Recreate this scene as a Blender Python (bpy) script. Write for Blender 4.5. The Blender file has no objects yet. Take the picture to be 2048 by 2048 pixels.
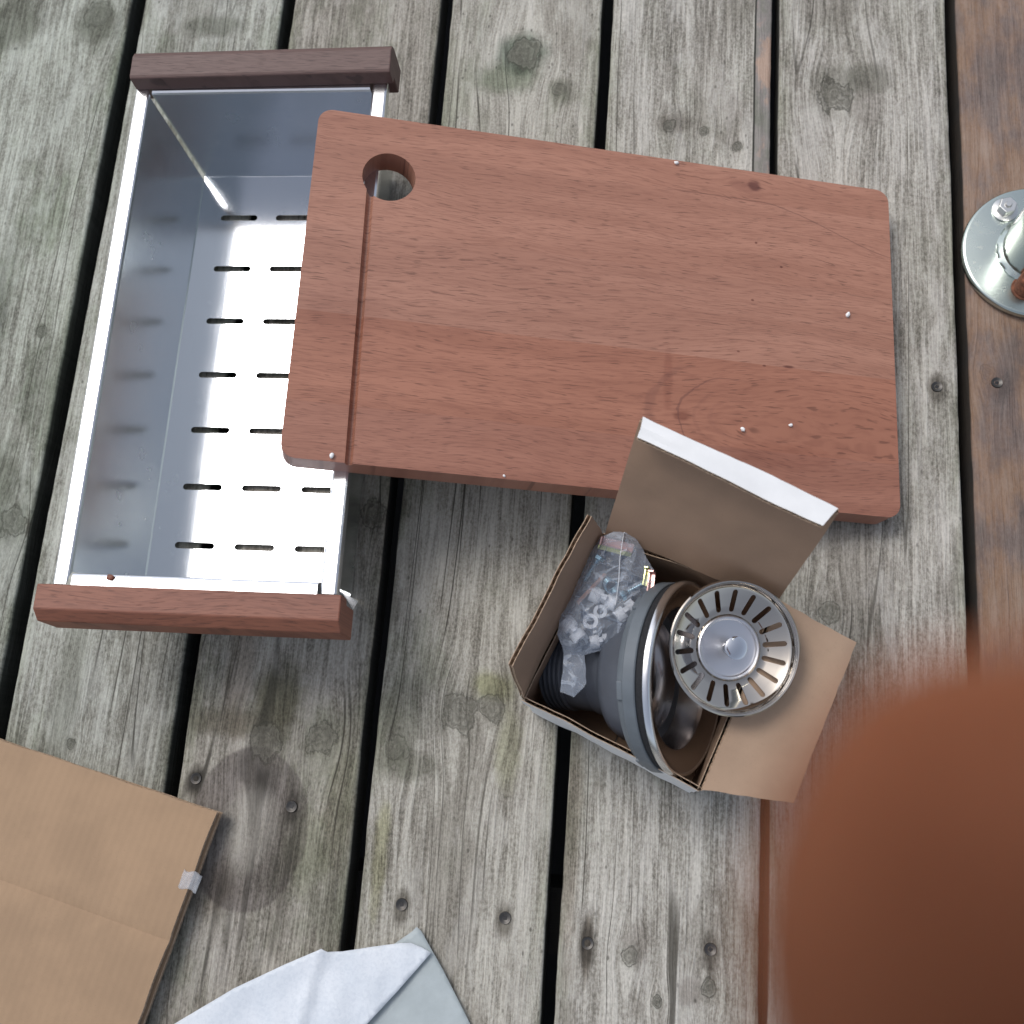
import bpy, bmesh, math, random
from mathutils import Vector, Matrix, noise as mnoise
from mathutils.geometry import delaunay_2d_cdt
S = bpy.context.scene
C = S.collection
rad = math.radians

# ------------------------------------------------------------------ camera, sky, sun, exposure
cam = bpy.data.cameras.new('camera'); camo = bpy.data.objects.new('camera', cam); C.objects.link(camo)
RX = Vector((0.99223889, 0.07357745, -0.10024143))
RD = Vector((0.04528039, -0.96459771, -0.25980943))
RF = Vector((-0.11580877, 0.25325405, -0.96044298))
H = 0.79145
camo.matrix_world = Matrix(((RX.x, -RD.x, -RF.x, 0), (RX.y, -RD.y, -RF.y, 0), (RX.z, -RD.z, -RF.z, H), (0, 0, 0, 1)))
cam.sensor_width = 36; cam.lens = 2130 / 2048 * 36; cam.clip_start = 0.004; cam.clip_end = 300
cam.dof.use_dof = True; cam.dof.focus_distance = 0.76
cam.dof.aperture_fstop = cam.lens / 4.0          # a 4 mm pupil, as a phone lens has
S.camera = camo
SUN = Vector((-0.40, 0.33, 0.86)).normalized()
elev = math.asin(SUN.z); azim = math.atan2(SUN.x, SUN.y)
w = bpy.data.worlds.new('World'); S.world = w; w.use_nodes = True
wn = w.node_tree; bg = wn.nodes['Background']
sky = wn.nodes.new('ShaderNodeTexSky'); sky.sky_type = 'NISHITA'; sky.sun_disc = False
sky.sun_elevation = elev; sky.sun_rotation = azim; sky.dust_density = 3.0; sky.air_density = 1.0; sky.ozone_density = 1.5
hs = wn.nodes.new('ShaderNodeHueSaturation'); hs.inputs['Saturation'].default_value = 0.5
wn.links.new(sky.outputs[0], hs.inputs['Color']); wn.links.new(hs.outputs[0], bg.inputs[0])
bg.inputs[1].default_value = 0.15
sl = bpy.data.lights.new('sun', 'SUN'); sl.energy = 1.25; sl.angle = rad(22); sl.color = (1, 0.97, 0.93)
so = bpy.data.objects.new('sun', sl); C.objects.link(so); so.rotation_euler = SUN.to_track_quat('Z', 'Y').to_euler()
S.view_settings.view_transform = 'Standard'; S.view_settings.look = 'None'
S.view_settings.exposure = 0.08; S.view_settings.gamma = 1
S.render.resolution_x = 1024; S.render.resolution_y = 1024

# ------------------------------------------------------------------ node helper
class G:
    def __init__(s, name):
        s.m = bpy.data.materials.new(name); s.m.use_nodes = True; s.t = s.m.node_tree
        s.b = s.t.nodes['Principled BSDF']; s.out = s.t.nodes['Material Output']; s._o = None
    def n(s, t): return s.t.nodes.new(t)
    def put(s, sock, v):
        if isinstance(v, bpy.types.NodeSocket): s.t.links.new(v, sock)
        elif v is not None:
            if sock.type == 'RGBA' and hasattr(v, '__len__') and len(v) == 3: v = (*v, 1)
            sock.default_value = v
    def obj(s):
        if not s._o: s._o = s.n('ShaderNodeTexCoord').outputs['Object']
        return s._o
    def sep(s, v):
        a = s.n('ShaderNodeSeparateXYZ'); s.put(a.inputs[0], v); return a.outputs[0], a.outputs[1], a.outputs[2]
    def vec(s, x, y, z=0.0):
        a = s.n('ShaderNodeCombineXYZ'); s.put(a.inputs[0], x); s.put(a.inputs[1], y); s.put(a.inputs[2], z); return a.outputs[0]
    def M(s, op, a, b=None, c=None, clamp=False):
        k = s.n('ShaderNodeMath'); k.operation = op; k.use_clamp = clamp
        s.put(k.inputs[0], a); s.put(k.inputs[1], b); s.put(k.inputs[2], c); return k.outputs[0]
    def noise(s, v, scale=1, detail=2, rough=0.5, dist=0):
        k = s.n('ShaderNodeTexNoise'); s.put(k.inputs['Vector'], v); s.put(k.inputs['Scale'], scale)
        s.put(k.inputs['Detail'], detail); s.put(k.inputs['Roughness'], rough); s.put(k.inputs['Distortion'], dist)
        return k.outputs[0]
    def vor(s, v, scale, feat='F1'):
        k = s.n('ShaderNodeTexVoronoi'); k.feature = feat; s.put(k.inputs['Vector'], v); s.put(k.inputs['Scale'], scale); return k.outputs[0]
    def step(s, v, a, b, x=0.0, y=1.0):
        k = s.n('ShaderNodeMapRange'); k.interpolation_type = 'SMOOTHSTEP'
        for i, q in enumerate((v, a, b, x, y)): s.put(k.inputs[i], q)
        return k.outputs[0]
    def ramp(s, f, st):
        k = s.n('ShaderNodeValToRGB'); s.put(k.inputs[0], f); e = k.color_ramp.elements
        while len(e) < len(st): e.new(0.5)
        for i, (p, c) in enumerate(st): e[i].position = p; e[i].color = (*c, 1)
        return k.outputs[0]
    def mix(s, f, a, b, mode='MIX'):
        k = s.n('ShaderNodeMix'); k.data_type = 'RGBA'; k.blend_type = mode
        s.put(k.inputs[0], f); s.put(k.inputs[6], a); s.put(k.inputs[7], b); return k.outputs[2]
    def bump(s, h, dist, strength=1.0, normal=None):
        k = s.n('ShaderNodeBump'); s.put(k.inputs['Height'], h); k.inputs['Distance'].default_value = dist
        k.inputs['Strength'].default_value = strength
        if normal is not None: s.put(k.inputs['Normal'], normal)
        s.put(s.b.inputs['Normal'], k.outputs[0]); return k.outputs[0]
    def set(s, **kw):
        for k, v in kw.items(): s.put(s.b.inputs[k.replace('_', ' ')], v)
        return s.m

# ------------------------------------------------------------------ object helpers
def link(o, parent=None):
    C.objects.link(o)
    if parent is not None: o.parent = parent
    return o
def tag(o, label=None, cat=None, group=None, kind=None):
    if label: o['label'] = label
    if cat: o['category'] = cat
    if group: o['group'] = group
    if kind: o['kind'] = kind
    return o
def empty(name, loc=(0, 0, 0), rz=0.0):
    o = bpy.data.objects.new(name, None); o.empty_display_size = 0.02
    o.matrix_basis = Matrix.Translation(loc) @ Matrix.Rotation(rz, 4, 'Z'); return link(o)
def mesh(name, verts, faces, mats, parent=None, smooth=False, fm=None, mtx=None):
    me = bpy.data.meshes.new(name); me.from_pydata([tuple(v) for v in verts], [], faces)
    for m in (mats if isinstance(mats, (list, tuple)) else [mats]): me.materials.append(m)
    if fm:
        for i, p in enumerate(me.polygons): p.material_index = fm[i]
    if smooth:
        for p in me.polygons: p.use_smooth = True
    me.update()
    o = bpy.data.objects.new(name, me)
    if mtx is not None: o.matrix_basis = mtx
    return link(o, parent)
def frombm(name, bm, mats, parent=None, smooth=False, mtx=None):
    bmesh.ops.recalc_face_normals(bm, faces=bm.faces)
    me = bpy.data.meshes.new(name); bm.to_mesh(me); bm.free()
    for m in (mats if isinstance(mats, (list, tuple)) else [mats]): me.materials.append(m)
    if smooth:
        for p in me.polygons: p.use_smooth = True
    o = bpy.data.objects.new(name, me)
    if mtx is not None: o.matrix_basis = mtx
    return link(o, parent)
def bake(o):
    dg = bpy.context.evaluated_depsgraph_get(); dg.update()
    me = bpy.data.meshes.new_from_object(o.evaluated_get(dg)); o.modifiers.clear(); o.data = me; return o
def smooth_by_angle(o, ang=35):
    me = o.data
    for p in me.polygons: p.use_smooth = True
    me.set_sharp_from_angle(angle=rad(ang)); return o
def bevel(o, w_, seg=2, ang=30):
    b = o.modifiers.new('bevel', 'BEVEL'); b.width = w_; b.segments = seg; b.limit_method = 'ANGLE'; b.angle_limit = rad(ang)
    return o
def cut(o, cutters):
    for c in cutters:
        b = o.modifiers.new('cut', 'BOOLEAN'); b.operation = 'DIFFERENCE'; b.solver = 'EXACT'; b.object = c
    bake(o)
    for c in cutters: bpy.data.objects.remove(c)
    return o
def prism(poly, z0, z1):
    n = len(poly); v = [(x, y, z0) for x, y in poly] + [(x, y, z1) for x, y in poly]
    f = [tuple(range(n))[::-1], tuple(range(n, 2 * n))] + [(i, (i + 1) % n, n + (i + 1) % n, n + i) for i in range(n)]
    return v, f
def join_vf(parts):
    V = []; F = []
    for v, f in parts:
        k = len(V); V += list(v); F += [tuple(i + k for i in q) for q in f]
    return V, F
def capsule(cx, cy, L, wd, ang=0.0, n=6):
    p = []
    for sgn, a0 in ((1, -90), (-1, 90)):
        for i in range(n + 1):
            a = rad(a0 + 180 * i / n); p.append((sgn * (L - wd) / 2 + wd / 2 * math.cos(a), wd / 2 * math.sin(a)))
    c, s_ = math.cos(ang), math.sin(ang)
    return [(cx + x * c - y * s_, cy + x * s_ + y * c) for x, y in p]
def lathe(prof, n=64, closed=False):
    V = []; F = []; k = len(prof)
    for i in range(n):
        a = 2 * math.pi * i / n
        V += [(r * math.cos(a), r * math.sin(a), z) for r, z in prof]
    for i in range(n):
        j = (i + 1) % n
        for q in range(k if closed else k - 1):
            r = (q + 1) % k
            F.append((i * k + q, i * k + r, j * k + r, j * k + q))
    return V, F
def lathe_obj(name, prof, m, parent=None, n=64, closed=False, mtx=None, ang=40):
    V, F = lathe(prof, n, closed)
    bm = bmesh.new(); vs = [bm.verts.new(v) for v in V]
    for f in F: bm.faces.new([vs[i] for i in f])
    bmesh.ops.remove_doubles(bm, verts=bm.verts, dist=1e-6)
    bmesh.ops.dissolve_degenerate(bm, dist=1e-7, edges=bm.edges)
    o = frombm(name, bm, m, parent, mtx=mtx); return smooth_by_angle(o, ang)
def boxvf(x0, x1, y0, y1, z0, z1):
    return prism([(x0, y0), (x1, y0), (x1, y1), (x0, y1)], z0, z1)
def tubevf(pts, r, n=8):
    V = []; F = []; pts = [Vector(p) for p in pts]
    for i, p in enumerate(pts):
        t = (pts[min(i + 1, len(pts) - 1)] - pts[max(i - 1, 0)]).normalized()
        a = t.orthogonal().normalized() if i == 0 else (a - t * a.dot(t)).normalized()
        b = t.cross(a); rr = r[i] if isinstance(r, (list, tuple)) else r
        V += [p + a * rr * math.cos(2 * math.pi * k / n) + b * rr * math.sin(2 * math.pi * k / n) for k in range(n)]
    for i in range(len(pts) - 1):
        for k in range(n): F.append((i * n + k, i * n + (k + 1) % n, (i + 1) * n + (k + 1) % n, (i + 1) * n + k))
    F.append(tuple(range(n))[::-1]); F.append(tuple(range((len(pts) - 1) * n, len(pts) * n)))
    return V, F

# ------------------------------------------------------------------ materials
def wood_deck(seed, uc, knots=(), smudges=(), tint=(1, 1, 1), light=1.0, brown=0.0, green=0.35, strip=None, rings=()):
    g = G('weathered_wood'); x, y, z = g.sep(g.obj())
    wob = g.noise(g.vec(g.M('MULTIPLY', x, 5), g.M('MULTIPLY', y, 2.2), seed), 1, 2)
    u = g.M('ADD', g.M('ADD', x, z), g.M('MULTIPLY', g.M('SUBTRACT', wob, .5), .016))
    kd = None; kring = None; halo = None
    for (kx, ky, r, dk) in knots:
        dx = g.M('SUBTRACT', x, kx); dy = g.M('SUBTRACT', y, ky)
        qx = g.M('POWER', g.M('ABSOLUTE', g.M('DIVIDE', dx, r * 2.2)), 2.); qy = g.M('POWER', g.M('ABSOLUTE', g.M('DIVIDE', dy, r * 4.2)), 2.)
        e = g.M('EXPONENT', g.M('MULTIPLY', g.M('ADD', qx, qy), -1.))
        u = g.M('SUBTRACT', u, g.M('MULTIPLY', g.M('MULTIPLY', dx, e), .82))
        rn = g.noise(g.vec(g.M('MULTIPLY', x, 95), g.M('MULTIPLY', y, 60), seed + kx), 1, 4, .62)
        rd = g.M('SQRT', g.M('ADD', g.M('MULTIPLY', dx, dx), g.M('MULTIPLY', g.M('MULTIPLY', dy, dy), .75)))
        rd = g.M('DIVIDE', g.M('ADD', rd, g.M('MULTIPLY', g.M('SUBTRACT', rn, .5), r * 2.3)), r)
        mk = g.M('MULTIPLY', g.step(rd, 1.05, .85), dk)
        rim = g.M('MULTIPLY', g.M('SUBTRACT', g.step(rd, 1.2, 1.08), g.step(rd, 1.04, .96)), .9 * dk)
        hl = g.M('MULTIPLY', g.step(rd, 2.2, .8), .38 * dk)
        rg = g.M('MULTIPLY', g.M('ADD', g.M('SINE', g.M('MULTIPLY', rd, 12)), 1.), .5)
        rg = g.M('MULTIPLY', rg, g.M('MULTIPLY', mk, .55))
        kd = mk if kd is None else g.M('MAXIMUM', kd, mk)
        kring = g.M('ADD', rg, rim) if kring is None else g.M('MAXIMUM', kring, g.M('ADD', rg, rim))
        halo = hl if halo is None else g.M('MAXIMUM', halo, hl)
    def ns(su, sv, d, ro=.55, k=0): return g.noise(g.vec(g.M('MULTIPLY', u, su), g.M('MULTIPLY', y, sv), seed * 1.7 + k), 1, d, ro)
    a = ns(400, 17, 4, .68); b = ns(150, 8, 3, .6, 3); c = g.noise(g.vec(x, g.M('MULTIPLY', y, .6), seed), 620, 3, .65)
    d = g.noise(g.vec(g.M('MULTIPLY', x, 13), g.M('MULTIPLY', y, 7), seed * 3.1), 1, 5, .62)
    a2 = g.step(a, .33, .67); b2 = g.step(b, .30, .70); d2 = g.step(d, .34, .66)
    f = g.M('ADD', g.M('MULTIPLY', a2, .42), g.M('MULTIPLY', b2, .14))
    f = g.M('ADD', f, g.M('MULTIPLY', g.step(c, .28, .72), .34)); f = g.M('ADD', f, g.M('MULTIPLY', d2, .18))
    col = g.ramp(f, [(.12, (.100, .093, .080)), (.34, (.225, .213, .190)), (.54, (.352, .340, .314)), (.86, (.51, .500, .470))])
    # algae and grey staining
    al = g.step(g.noise(g.vec(g.M('MULTIPLY', x, 9), g.M('MULTIPLY', y, 4.5), seed + 40), 1, 6, .72), .49, .62)
    col = g.mix(g.M('MULTIPLY', al, green * 1.25), col, (.44, .50, .38), 'MULTIPLY')
    st = g.step(g.noise(g.vec(g.M('MULTIPLY', x, 15), g.M('MULTIPLY', y, 5), seed + 80), 1, 8, .76), .51, .60)
    col = g.mix(g.M('MULTIPLY', st, .50), col, (.46, .43, .40), 'MULTIPLY')
    pl = g.step(g.noise(g.vec(g.M('MULTIPLY', x, 34), g.M('MULTIPLY', y, 10), seed + 120), 1, 6, .75), .50, .60)
    col = g.mix(g.M('MULTIPLY', pl, .30), col, (.60, .59, .575))
    # board edges hold algae
    ed = g.step(g.M('ABSOLUTE', g.M('SUBTRACT', x, uc)), .052, .071)
    edn = g.step(g.noise(g.vec(x, g.M('MULTIPLY', y, .35), seed + 7), 60, 3), .35, .65)
    col = g.mix(g.M('MULTIPLY', g.M('MULTIPLY', ed, edn), .55), col, (.45, .50, .36), 'MULTIPLY')
    # checks along the grain
    for (su, sv, wd, k, am) in ((38, 1.1, .010, 11, .85), (70, 2.0, .012, 12, .6), (22, .7, .004, 15, .9)):
        t = g.M('ABSOLUTE', g.M('SUBTRACT', ns(su, sv, 0, .5, k), .5))
        ck = g.M('MULTIPLY', g.step(t, wd, wd * .3), g.step(g.noise(g.vec(g.M('MULTIPLY', x, 20), g.M('MULTIPLY', y, 5), seed + k), 1, 2), .50, .60))
        col = g.mix(g.M('MULTIPLY', ck, am), col, (.05, .045, .035))
    # small dark specks
    sp = g.M('MULTIPLY', g.step(g.vor(g.vec(g.M('MULTIPLY', x, 1.0), g.M('MULTIPLY', y, .55), seed), 130), .16, .06), g.step(d, .45, .6))
    col = g.mix(g.M('MULTIPLY', sp, .7), col, (.06, .055, .045))
    for (sx, sy, rx, ry, am, sc) in smudges:
        dx = g.M('DIVIDE', g.M('SUBTRACT', x, sx), rx); dy = g.M('DIVIDE', g.M('SUBTRACT', y, sy), ry)
        rr = g.M('SQRT', g.M('ADD', g.M('MULTIPLY', dx, dx), g.M('MULTIPLY', dy, dy)))
        rr = g.M('ADD', rr, g.M('MULTIPLY', g.M('SUBTRACT', g.noise(g.vec(x, y, seed + sx), 55, 4, .65), .5), 1.1))
        col = g.mix(g.M('MULTIPLY', g.step(rr, 1.35, .50), min(1, am * 1.15)), col, sc, 'MULTIPLY')
    for (sx, sy, rx, ry) in rings:          # dried drip ring, darker in a band, paler inside
        dx = g.M('DIVIDE', g.M('SUBTRACT', x, sx), rx); dy = g.M('DIVIDE', g.M('SUBTRACT', y, sy), ry)
        rr = g.M('SQRT', g.M('ADD', g.M('MULTIPLY', dx, dx), g.M('MULTIPLY', dy, dy)))
        rr = g.M('ADD', rr, g.M('MULTIPLY', g.M('SUBTRACT', g.noise(g.vec(x, y, seed), 25, 2), .5), .10))
        inn = g.M('ADD', rr, g.M('MULTIPLY', g.M('SUBTRACT', g.noise(g.vec(g.M('MULTIPLY', x, 60), g.M('MULTIPLY', y, 22), 3.), 1, 4, .6), .5), .5))
        band = g.M('MULTIPLY', g.step(rr, 1.02, .96), g.step(inn, .22, .62))
        col = g.mix(g.M('MULTIPLY', band, .72), col, (.42, .38, .40), 'MULTIPLY')
        col = g.mix(g.M('MULTIPLY', g.step(inn, .6, .3), .3), col, (.34, .33, .32))
    if halo is not None:
        col = g.mix(halo, col, (.30, .31, .25), 'MULTIPLY')
        col = g.mix(g.M('MULTIPLY', kd, .62), col, g.mix(c, (.11, .108, .09), (.24, .235, .205)))
        kc = g.step(g.vor(g.vec(g.M('ADD', x, g.M('MULTIPLY', c, .012)), g.M('ADD', g.M('MULTIPLY', y, .7), g.M('MULTIPLY', d, .05)), seed), 150, 'DISTANCE_TO_EDGE'), .07, .01)
        col = g.mix(g.M('MULTIPLY', g.M('MULTIPLY', kc, kd), .55), col, (.045, .042, .034))
        col = g.mix(g.M('MULTIPLY', kring, .85), col, (.06, .058, .045))
    if strip:
        sx, y0 = strip
        ln = g.M('ADD', sx, g.M('MULTIPLY', g.M('SUBTRACT', g.noise(g.vec(0., y, 3.), 14, 2), .5), .0015))
        rt = g.M('MULTIPLY', g.step(x, ln, g.M('ADD', ln, .0006)), g.step(y, y0, y0 + .03))
        sc = g.ramp(g.noise(g.vec(x, g.M('MULTIPLY', y, .5), 9.), 38, 5, .6), [(.36, (.075, .09, .062)), (.46, (.17, .17, .15)), (.54, (.22, .20, .20)), (.62, (.40, .27, .21))])
        col = g.mix(g.M('MULTIPLY', rt, .8), col, sc)
        lk = g.M('MULTIPLY', g.step(g.M('ABSOLUTE', g.M('SUBTRACT', x, ln)), .0012, .0004), g.step(y, y0, y0 + .03))
        col = g.mix(lk, col, (.02, .02, .015))
    if brown:
        bc = g.ramp(g.noise(g.vec(x, g.M('MULTIPLY', y, .45), seed), 30, 6, .65), [(.32, (.070, .056, .056)), (.44, (.15, .100, .082)), (.56, (.27, .155, .085)), (.68, (.34, .24, .17))])
        bc = g.mix(g.M('MULTIPLY', f, .4), bc, (.32, .26, .23))
        col = g.mix(brown, col, bc)
    # gap shade painted in: the sawn sides go near-black below the top edge
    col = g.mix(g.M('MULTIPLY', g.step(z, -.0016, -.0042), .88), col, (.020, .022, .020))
    col = g.mix(1.0, col, tuple(light * t for t in tint), 'MULTIPLY')
    hgt = g.M('ADD', g.M('MULTIPLY', a2, .6), g.M('MULTIPLY', b2, .5)); hgt = g.M('ADD', hgt, g.M('MULTIPLY', c, .5))
    if halo is not None: hgt = g.M('SUBTRACT', hgt, g.M('MULTIPLY', kring, .8))
    g.bump(hgt, .0009, .8)
    return g.set(Base_Color=col, Roughness=.78)

def metal(name, rough, col=(.74, .75, .77), brush=None, amt=.15, wear=.0):
    g = G(name); x, y, z = g.sep(g.obj())
    n = g.noise(g.vec(x, y, z), 40, 3)
    r = g.M('ADD', rough, g.M('MULTIPLY', g.M('SUBTRACT', n, .5), rough * .5))
    if brush:
        q = g.noise(g.vec(g.M('MULTIPLY', x, brush[0]), g.M('MULTIPLY', y, brush[1]), g.M('MULTIPLY', z, brush[2])), 1, 3, .6)
        r = g.M('ADD', r, g.M('MULTIPLY', g.M('SUBTRACT', q, .5), .08)); g.bump(q, .00004, amt)
    c = col
    if wear:
        k = g.step(g.noise(g.vec(x, y, z), 90, 5, .7), .60, .72)
        c = g.mix(g.M('MULTIPLY', k, wear), col, (.30, .24, .18))
        r = g.M('ADD', r, g.M('MULTIPLY', k, .25))
    return g.set(Base_Color=c, Metallic=1.0, Roughness=r)
def plain(name, col, rough=.5, var=.12, scale=60, **kw):
    g = G(name); n = g.noise(g.obj(), scale, 5, .6)
    c = g.mix(g.step(n, .3, .7), tuple(v * (1 - var) for v in col), tuple(min(1, v * (1 + var)) for v in col))
    g.bump(n, .0002, .4); return g.set(Base_Color=c, Roughness=rough, **kw)
def kraft(name, col, dark=.88, flute=None):
    g = G(name); x, y, z = g.sep(g.obj())
    n1 = g.noise(g.obj(), 28, 4, .6); n2 = g.noise(g.obj(), 900, 2, .6)
    n3 = g.noise(g.obj(), 7, 2)
    c = g.mix(g.step(n1, .3, .7), tuple(v * dark for v in col), col)
    c = g.mix(g.M('MULTIPLY', g.step(n2, .58, .75), .35), c, tuple(v * .62 for v in col))
    c = g.mix(g.M('MULTIPLY', g.step(n3, .3, .7), .25), c, tuple(v * 1.12 for v in col))
    h = g.M('MULTIPLY', n1, .4)
    if flute:
        fl = g.M('SINE', g.M('MULTIPLY', g.M('ADD', g.M('MULTIPLY', x, flute[0]), g.M('MULTIPLY', y, flute[1])), 6.283 / .0065))
        h = g.M('ADD', h, g.M('MULTIPLY', fl, .10))
    g.bump(h, .0008, .5); return g.set(Base_Color=c, Roughness=.82)
def mahogany(name, base, lightc, darkc, axis='x', knots=False, streak=.5, seed=0., rough=.5):
    g = G(name); x, y, z = g.sep(g.obj())
    if axis == 'y': x, y = y, x
    # glued staves: each has its own grain offset and tone
    stv = g.M('FLOOR', g.M('DIVIDE', g.M('ADD', g.M('ADD', y, .158), g.M('MULTIPLY', g.noise(g.vec(x, 0., 3.), 3, 1), .002)), .0665)) if knots else 0.0
    off = g.M('MULTIPLY', stv, 3.7) if knots else seed
    wv = g.noise(g.vec(g.M('MULTIPLY', x, 4.), g.M('MULTIPLY', y, 14.), off), 1, 3, .5)
    yy = g.M('ADD', y, g.M('MULTIPLY', g.M('SUBTRACT', wv, .5), .035))
    if knots:
        for kx, ky, r in ((.108, .1145, .008), (.16, -.075, .035)):
            dx = g.M('SUBTRACT', x, kx); dy = g.M('SUBTRACT', y, ky)
            e = g.M('EXPONENT', g.M('MULTIPLY', g.M('ADD', g.M('POWER', g.M('ABSOLUTE', g.M('DIVIDE', dx, r * 3)), 2.), g.M('POWER', g.M('ABSOLUTE', g.M('DIVIDE', dy, r * 1.6)), 2.)), -1.))
            yy = g.M('SUBTRACT', yy, g.M('MULTIPLY', g.M('MULTIPLY', dy, e), .8))
    band = g.noise(g.vec(g.M('MULTIPLY', x, 3.5), g.M('MULTIPLY', yy, 55), off), 1, 4, .55)
    fib = g.noise(g.vec(g.M('MULTIPLY', x, 60), g.M('MULTIPLY', yy, 800), off), 1, 3, .55)
    pore = g.noise(g.vec(g.M('MULTIPLY', x, 85), g.M('MULTIPLY', yy, 1100), g.M('ADD', off, 9.) if knots else seed + 9), 1, 1, .5)
    c = g.mix(g.step(band, .3, .7), base, lightc)
    c = g.mix(g.M('MULTIPLY', g.step(fib, .42, .68), .45), c, darkc)
    c = g.mix(g.M('MULTIPLY', g.step(pore, .60, .72), .55), c, tuple(v * .5 for v in darkc))
    dkp = g.step(g.noise(g.vec(g.M('MULTIPLY', x, 7), g.M('MULTIPLY', y, 26), seed + 3), 1, 4, .6), .52, .74)
    c = g.mix(g.M('MULTIPLY', dkp, streak), c, (.62, .50, .46), 'MULTIPLY')
    if knots:
        tone = g.ramp(g.M('DIVIDE', stv, 4.0), [(.0, (.86, .78, .76)), (.25, (.93, .82, .76)), (.5, (1.0, 1.0, 1.0)), (1., (1.04, 1.02, 1.0))])
        c = g.mix(1.0, c, tone, 'MULTIPLY')
        for kx, ky, rx, ry, am, kc in ((.1105, .1212, .006, .005, .75, (.30, .18, .20)), (.103, .120, .016, .006, .35, (.5, .38, .40)), (.133, -.095, .050, .011, .30, (.55, .36, .30)),
                                  (.0555, -.073, .0075, .0045, .55, (.35, .18, .14)), (.045, -.046, .004, .028, .3, (.55, .36, .33)), (.137, -.0255, .005, .0013, .8, (.28, .14, .14)),
                                  (.109, .0245, .0015, .001, .8, (.28, .14, .12)), (.112, .0725, .0014, .001, .8, (.28, .14, .12)), (.118, -.027, .0016, .0008, .8, (.28, .14, .12)), (.098, -.018, .0014, .0008, .7, (.28, .14, .12)),
                                  (.132, .055, .0013, .0009, .8, (.28, .14, .12)), (-.19, -.02, .03, .03, .25, (.62, .5, .5))):
            dx = g.M('DIVIDE', g.M('SUBTRACT', x, kx), rx); dy = g.M('DIVIDE', g.M('SUBTRACT', y, ky), ry)
            rr = g.M('SQRT', g.M('ADD', g.M('MULTIPLY', dx, dx), g.M('MULTIPLY', dy, dy)))
            rr = g.M('ADD', rr, g.M('MULTIPLY', g.M('SUBTRACT', g.noise(g.vec(g.M('MULTIPLY', x, 120), g.M('MULTIPLY', y, 400), 1.), 1, 3), .5), .9))
            c = g.mix(g.M('MULTIPLY', g.step(rr, 1.15, .5), am), c, kc, 'MULTIPLY')
        # a hairline figure line running along the upper stave, and the curled growth line
        ly = g.M('SUBTRACT', y, g.M('SUBTRACT', .108, g.M('MULTIPLY', g.step(x, .11, .24), .035)))
        ly = g.M('ADD', ly, g.M('MULTIPLY', g.M('SUBTRACT', g.noise(g.vec(x, 0., 5.), 60, 3), .5), .002))
        ll = g.M('MULTIPLY', g.step(g.M('ABSOLUTE', ly), .0007, .0002), g.step(x, .03, .06))
        c = g.mix(g.M('MULTIPLY', ll, .4), c, (.09, .035, .028))
        dx = g.M('DIVIDE', g.M('SUBTRACT', x, .098), .046); dy = g.M('DIVIDE', g.M('SUBTRACT', y, -.072), .032)
        rr = g.M('SQRT', g.M('ADD', g.M('MULTIPLY', dx, dx), g.M('MULTIPLY', dy, dy)))
        rr = g.M('ADD', rr, g.M('MULTIPLY', g.M('SUBTRACT', g.noise(g.vec(x, y, 5.), 45, 3), .5), .25))
        for r0, wd, am in ((1.0, .022, .5), (.72, .05, .14), (.45, .05, .12), (1.45, .09, .26)):
            l2 = g.M('MULTIPLY', g.step(g.M('ABSOLUTE', g.M('SUBTRACT', rr, r0)), wd, wd * .3), g.step(x, .13, .07))
            l2 = g.M('MULTIPLY', l2, g.M('MULTIPLY', g.step(y, -.032, -.038), g.step(y, -.104, -.094)))
            c = g.mix(g.M('MULTIPLY', l2, am), c, (.12, .045, .035))
    h = g.M('SUBTRACT', fib, g.M('MULTIPLY', g.step(pore, .60, .72), .8))
    g.bump(h, .00018, .6)
    return g.set(Base_Color=c, Roughness=g.M('ADD', rough, g.M('MULTIPLY', fib, .15)))

STEEL = metal('brushed_steel', .12, (.66, .68, .72), brush=(900, 14, 14), amt=.12)
STEELW = metal('brushed_steel_wall', .25, (.58, .61, .64), amt=0)  # end walls: same steel, their dimmer reflection painted into the colour
RIM = metal('satin_steel', .22, (.78, .79, .81))
CHROME = metal('polished_steel', .06, (.52, .48, .43))
SATIN = metal('spun_steel', .30, (.75, .75, .78))
POSTM = metal('stainless_post', .26, (.50, .56, .53), wear=.35)
STEELS = metal('brushed_steel_side', .25, (.80, .84, .82), amt=0)  # side walls: same steel again, brighter reflection painted into the colour
BOLTM = metal('bolt_steel', .3, (.72, .72, .70), wear=.3)
RUST = plain('rust', (.17, .065, .035), .8, .45, 300)
SCREWM = metal('dull_screw', .5, (.11, .105, .10), wear=.8)
GREY = plain('grey_plastic', (.115, .135, .155), .42, .10, 50)
GREYD = plain('dark_grey_plastic', (.075, .085, .105), .40, .10, 50)
FOAM = plain('black_foam', (.012, .013, .016), .85, .5, 900)
KRAFT = kraft('kraft_inner', (.35, .232, .158))
KRAFTL = kraft('kraft_flap', (.42, .29, .20), flute=(.38, .92))
KRAFTE = plain('kraft_edge', (.42, .31, .22), .9, .25, 400)
WHITEB = plain('white_board', (.74, .75, .76), .6, .03, 60)
KRAFTB = kraft('kraft_large', (.35, .235, .145), .86, flute=(.97, -.22))
WHITEP = plain('white_plastic', (.68, .70, .74), .4, .03)
CRUMB = plain('white_foam', (.85, .85, .85), .7, .03)
BLUEZ = metal('blue_zinc', .25, (.28, .45, .55))
GOLDZ = metal('pink_zinc', .35, (.70, .46, .42))
YELZ = metal('yellow_zinc', .35, (.60, .62, .30))
BLACKR = plain('black_rubber', (.01, .01, .012), .5, .2)

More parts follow.
